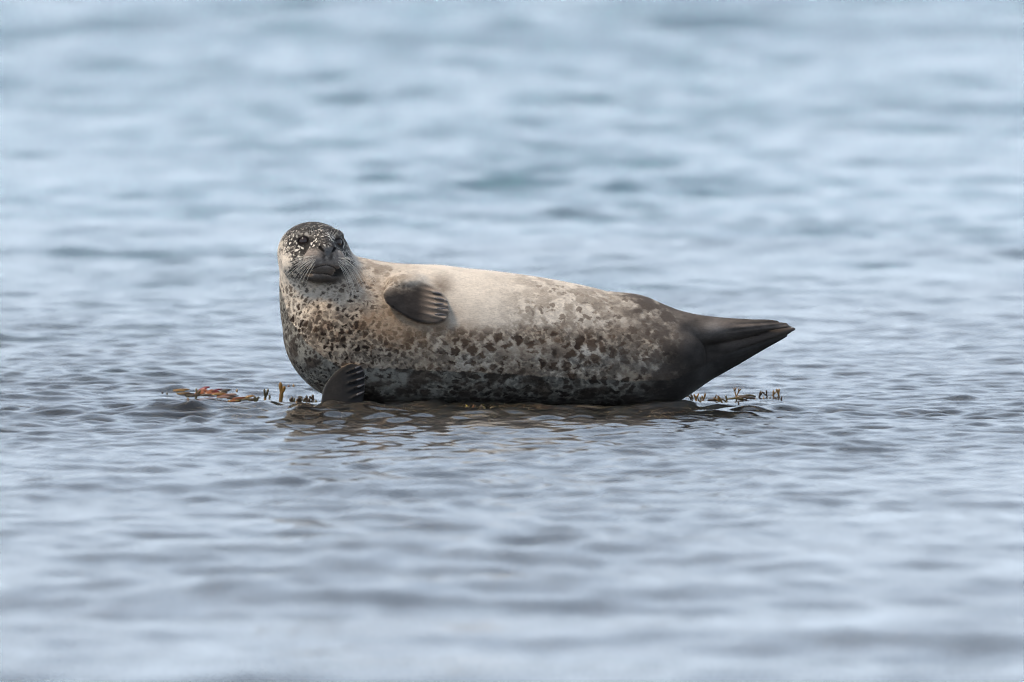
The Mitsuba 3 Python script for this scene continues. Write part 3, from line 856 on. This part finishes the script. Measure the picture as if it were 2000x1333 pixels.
for i, (px, py, L, w, hue, rise) in enumerate(RAFT):
    b = on_water(px, py) + [0, 0, 0.009]
    t = np.linspace(-0.5, 0.5, 9)
    L_ = L * S * 1.15
    pts = b + np.stack([t * L_, 0.25 * L_ * t * r2.uniform(-1, 1), (t + 0.5) * rise * S * 0.35 + 0.004 * (0.25 - t ** 2) * r2.uniform(0.5, 2)], 1)
    prof = np.array([0.4, 0.75, 1, 1.05, 1, 0.95, 1.05, 0.9, 0.4])
    m1 = sweep(pts, w * S * 0.42 * prof, 0.0026 * prof, 8, (0, -0.6, 0.8))
    m2 = sweep(pts + np.stack([0.3 * L_ * (t + 0.5), 0.02 * (t + 0.5), 0.002 + 0.006 * (t + 0.5) * r2.uniform(-0.3, 1)], 1), w * S * 0.30 * prof, 0.0024 * prof, 8, (0.2, -0.7, 0.7))
    k = add('floating_rockweed', mikit.ply(trimesh.util.concatenate([m1, m2]), f'weed_{hue}_material', smooth=True))
    crowd.append(('blade in the floating raft', hue, b[0], k, 'blades of the floating raft left of the seal'))
# dark clump where the chest meets the water
g = 'olive brown weed scraps between the tallest blade and the chest of the seal'
for i, (px, py) in enumerate([(563, 788), (567, 785), (572, 783), (576, 789), (569, 790), (588, 779), (592, 781), (585, 784), (606, 783), (612, 780), (617, 785), (599, 786), (581, 793), (590, 792), (600, 791), (609, 790)]):
    weed(px, py, r2.uniform(0.004, 0.011), (r2.uniform(-0.8, 0.8), 0, 0), 0.0042, i % 2, ('amber', 'brown', 'olive', 'brown')[i % 4], 'weed scrap beside the chest', g, 100 + i)
# along the belly
g = 'yellow and orange weed scraps along the belly of the seal'
for i in range(34):
    px = r2.choice([r2.uniform(770, 870), r2.uniform(885, 950), r2.uniform(715, 990)])
    b = np.array([dx_(px), -0.165 - r2.uniform(0, 0.12), 0.006])
    hue = r2.choice(['yellow', 'amber', 'orange', 'olive', 'olive', 'brown', 'brown'])
    k = add('weed_scrap', mikit.ply(frond(b, r2.uniform(0.003, 0.007), (r2.uniform(-1.6, 1.6), 0, 0), r2.uniform(0.0020, 0.0042), 0, 300 + i), f'weed_{hue}_material', smooth=True))
    crowd.append(('weed scrap along the belly', hue, b[0], k, g))
# right of the seal, under the tail
weed(1394, 784, 0.020, (0.55, 0, 0), 0.0020, 0, 'brown', 'thin dark weed stalk leaning right, tallest under the tail of the seal', seed=21, curl=0.1)
weed(1413, 792, 0.028, (-0.18, 0, 0), 0.0024, 0, 'amber', 'single bent amber rockweed blade right of the thin dark stalk', seed=22, curl=0.35)
weed(1440, 782, 0.026, (0.20, 0, 0), 0.0024, 2, 'amber', 'branching amber rockweed rising from the dark heap under the tail tip', seed=23)
weed(1397, 796, 0.006, (0.6, 0, 0), 0.0030, 0, 'olive', 'olive weed tip in front of the bent amber blade', seed=24)
weed(1445, 797, 0.008, (0.1, 0, 0), 0.0026, 0, 'brown', 'brown weed tip in front of the branching amber rockweed', seed=25)
weed(1370, 789, 0.009, (-0.2, 0, 0), 0.0024, 0, 'brown', 'small upright brown weed tip left of the thin dark stalk', seed=26)
for i, (px, py, L, w, hue) in enumerate([(1396, 785, 24, 6, 'brown'), (1402, 782, 18, 4, 'olive'), (1436, 782, 26, 4, 'olive'), (1448, 780, 22, 6, 'brown'), (1456, 781, 22, 6, 'brown'), (1462, 779, 24, 4, 'olive'), (1466, 781, 16, 4, 'brown')]):
    b = on_water(px, py) + [0, 0, 0.003]
    t = np.linspace(-0.5, 0.5, 9)
    pts = b + np.stack([t * L * S * 1.2, 0.3 * t * L * S * r2.uniform(-1, 1), 0.010 * (0.25 - t ** 2) * r2.uniform(0.6, 2.2)], 1)
    k = add('floating_rockweed', mikit.ply(sweep(pts, w * S * 0.5 * np.array([0.3, 0.7, 1, 1.1, 0.9, 1, 1.1, 0.8, 0.3]), 0.003, 8, (0, -0.6, 0.8)), f'weed_{hue}_material', smooth=True))
    crowd.append(('blade in the heap under the tail', hue, b[0], k, 'dark weed blades heaped under the tail of the seal'))
g = 'weed tips scattered under the tail of the seal'
for i, (px, py) in enumerate([(1343, 778), (1349, 781), (1353, 779), (1361, 782), (1364, 779), (1372, 782), (1376, 780), (1335, 783), (1338, 787), (1326, 791), (1332, 792), (1349, 793), (1356, 793), (1369, 795), (1388, 783), (1408, 785),
                              (1420, 783), (1424, 785), (1476, 781), (1484, 780), (1490, 782), (1497, 780), (1503, 781), (1509, 780), (1517, 781), (1521, 780), (1527, 782)]):
    weed(px, py, r2.uniform(0.004, 0.010), (r2.uniform(-0.6, 0.6), 0, 0), r2.uniform(0.0018, 0.0034), i % 2, ('amber', 'brown', 'olive', 'amber', 'brown')[i % 5], 'weed tip under the tail', g, 500 + i)
for place, hue in sorted({(c[0], c[1]) for c in crowd}):
    row = sorted([c for c in crowd if c[:2] == (place, hue)], key=lambda c: c[2])
    for i, c in enumerate(row):
        labels[c[3]] = {'label': (f'{HUES[hue]} {place}, {NTH[i]} of its colour from the left' if len(row) > 1 else f'{HUES[hue]} {place}, the only one of its colour'), 'category': 'seaweed', 'group': c[4]}
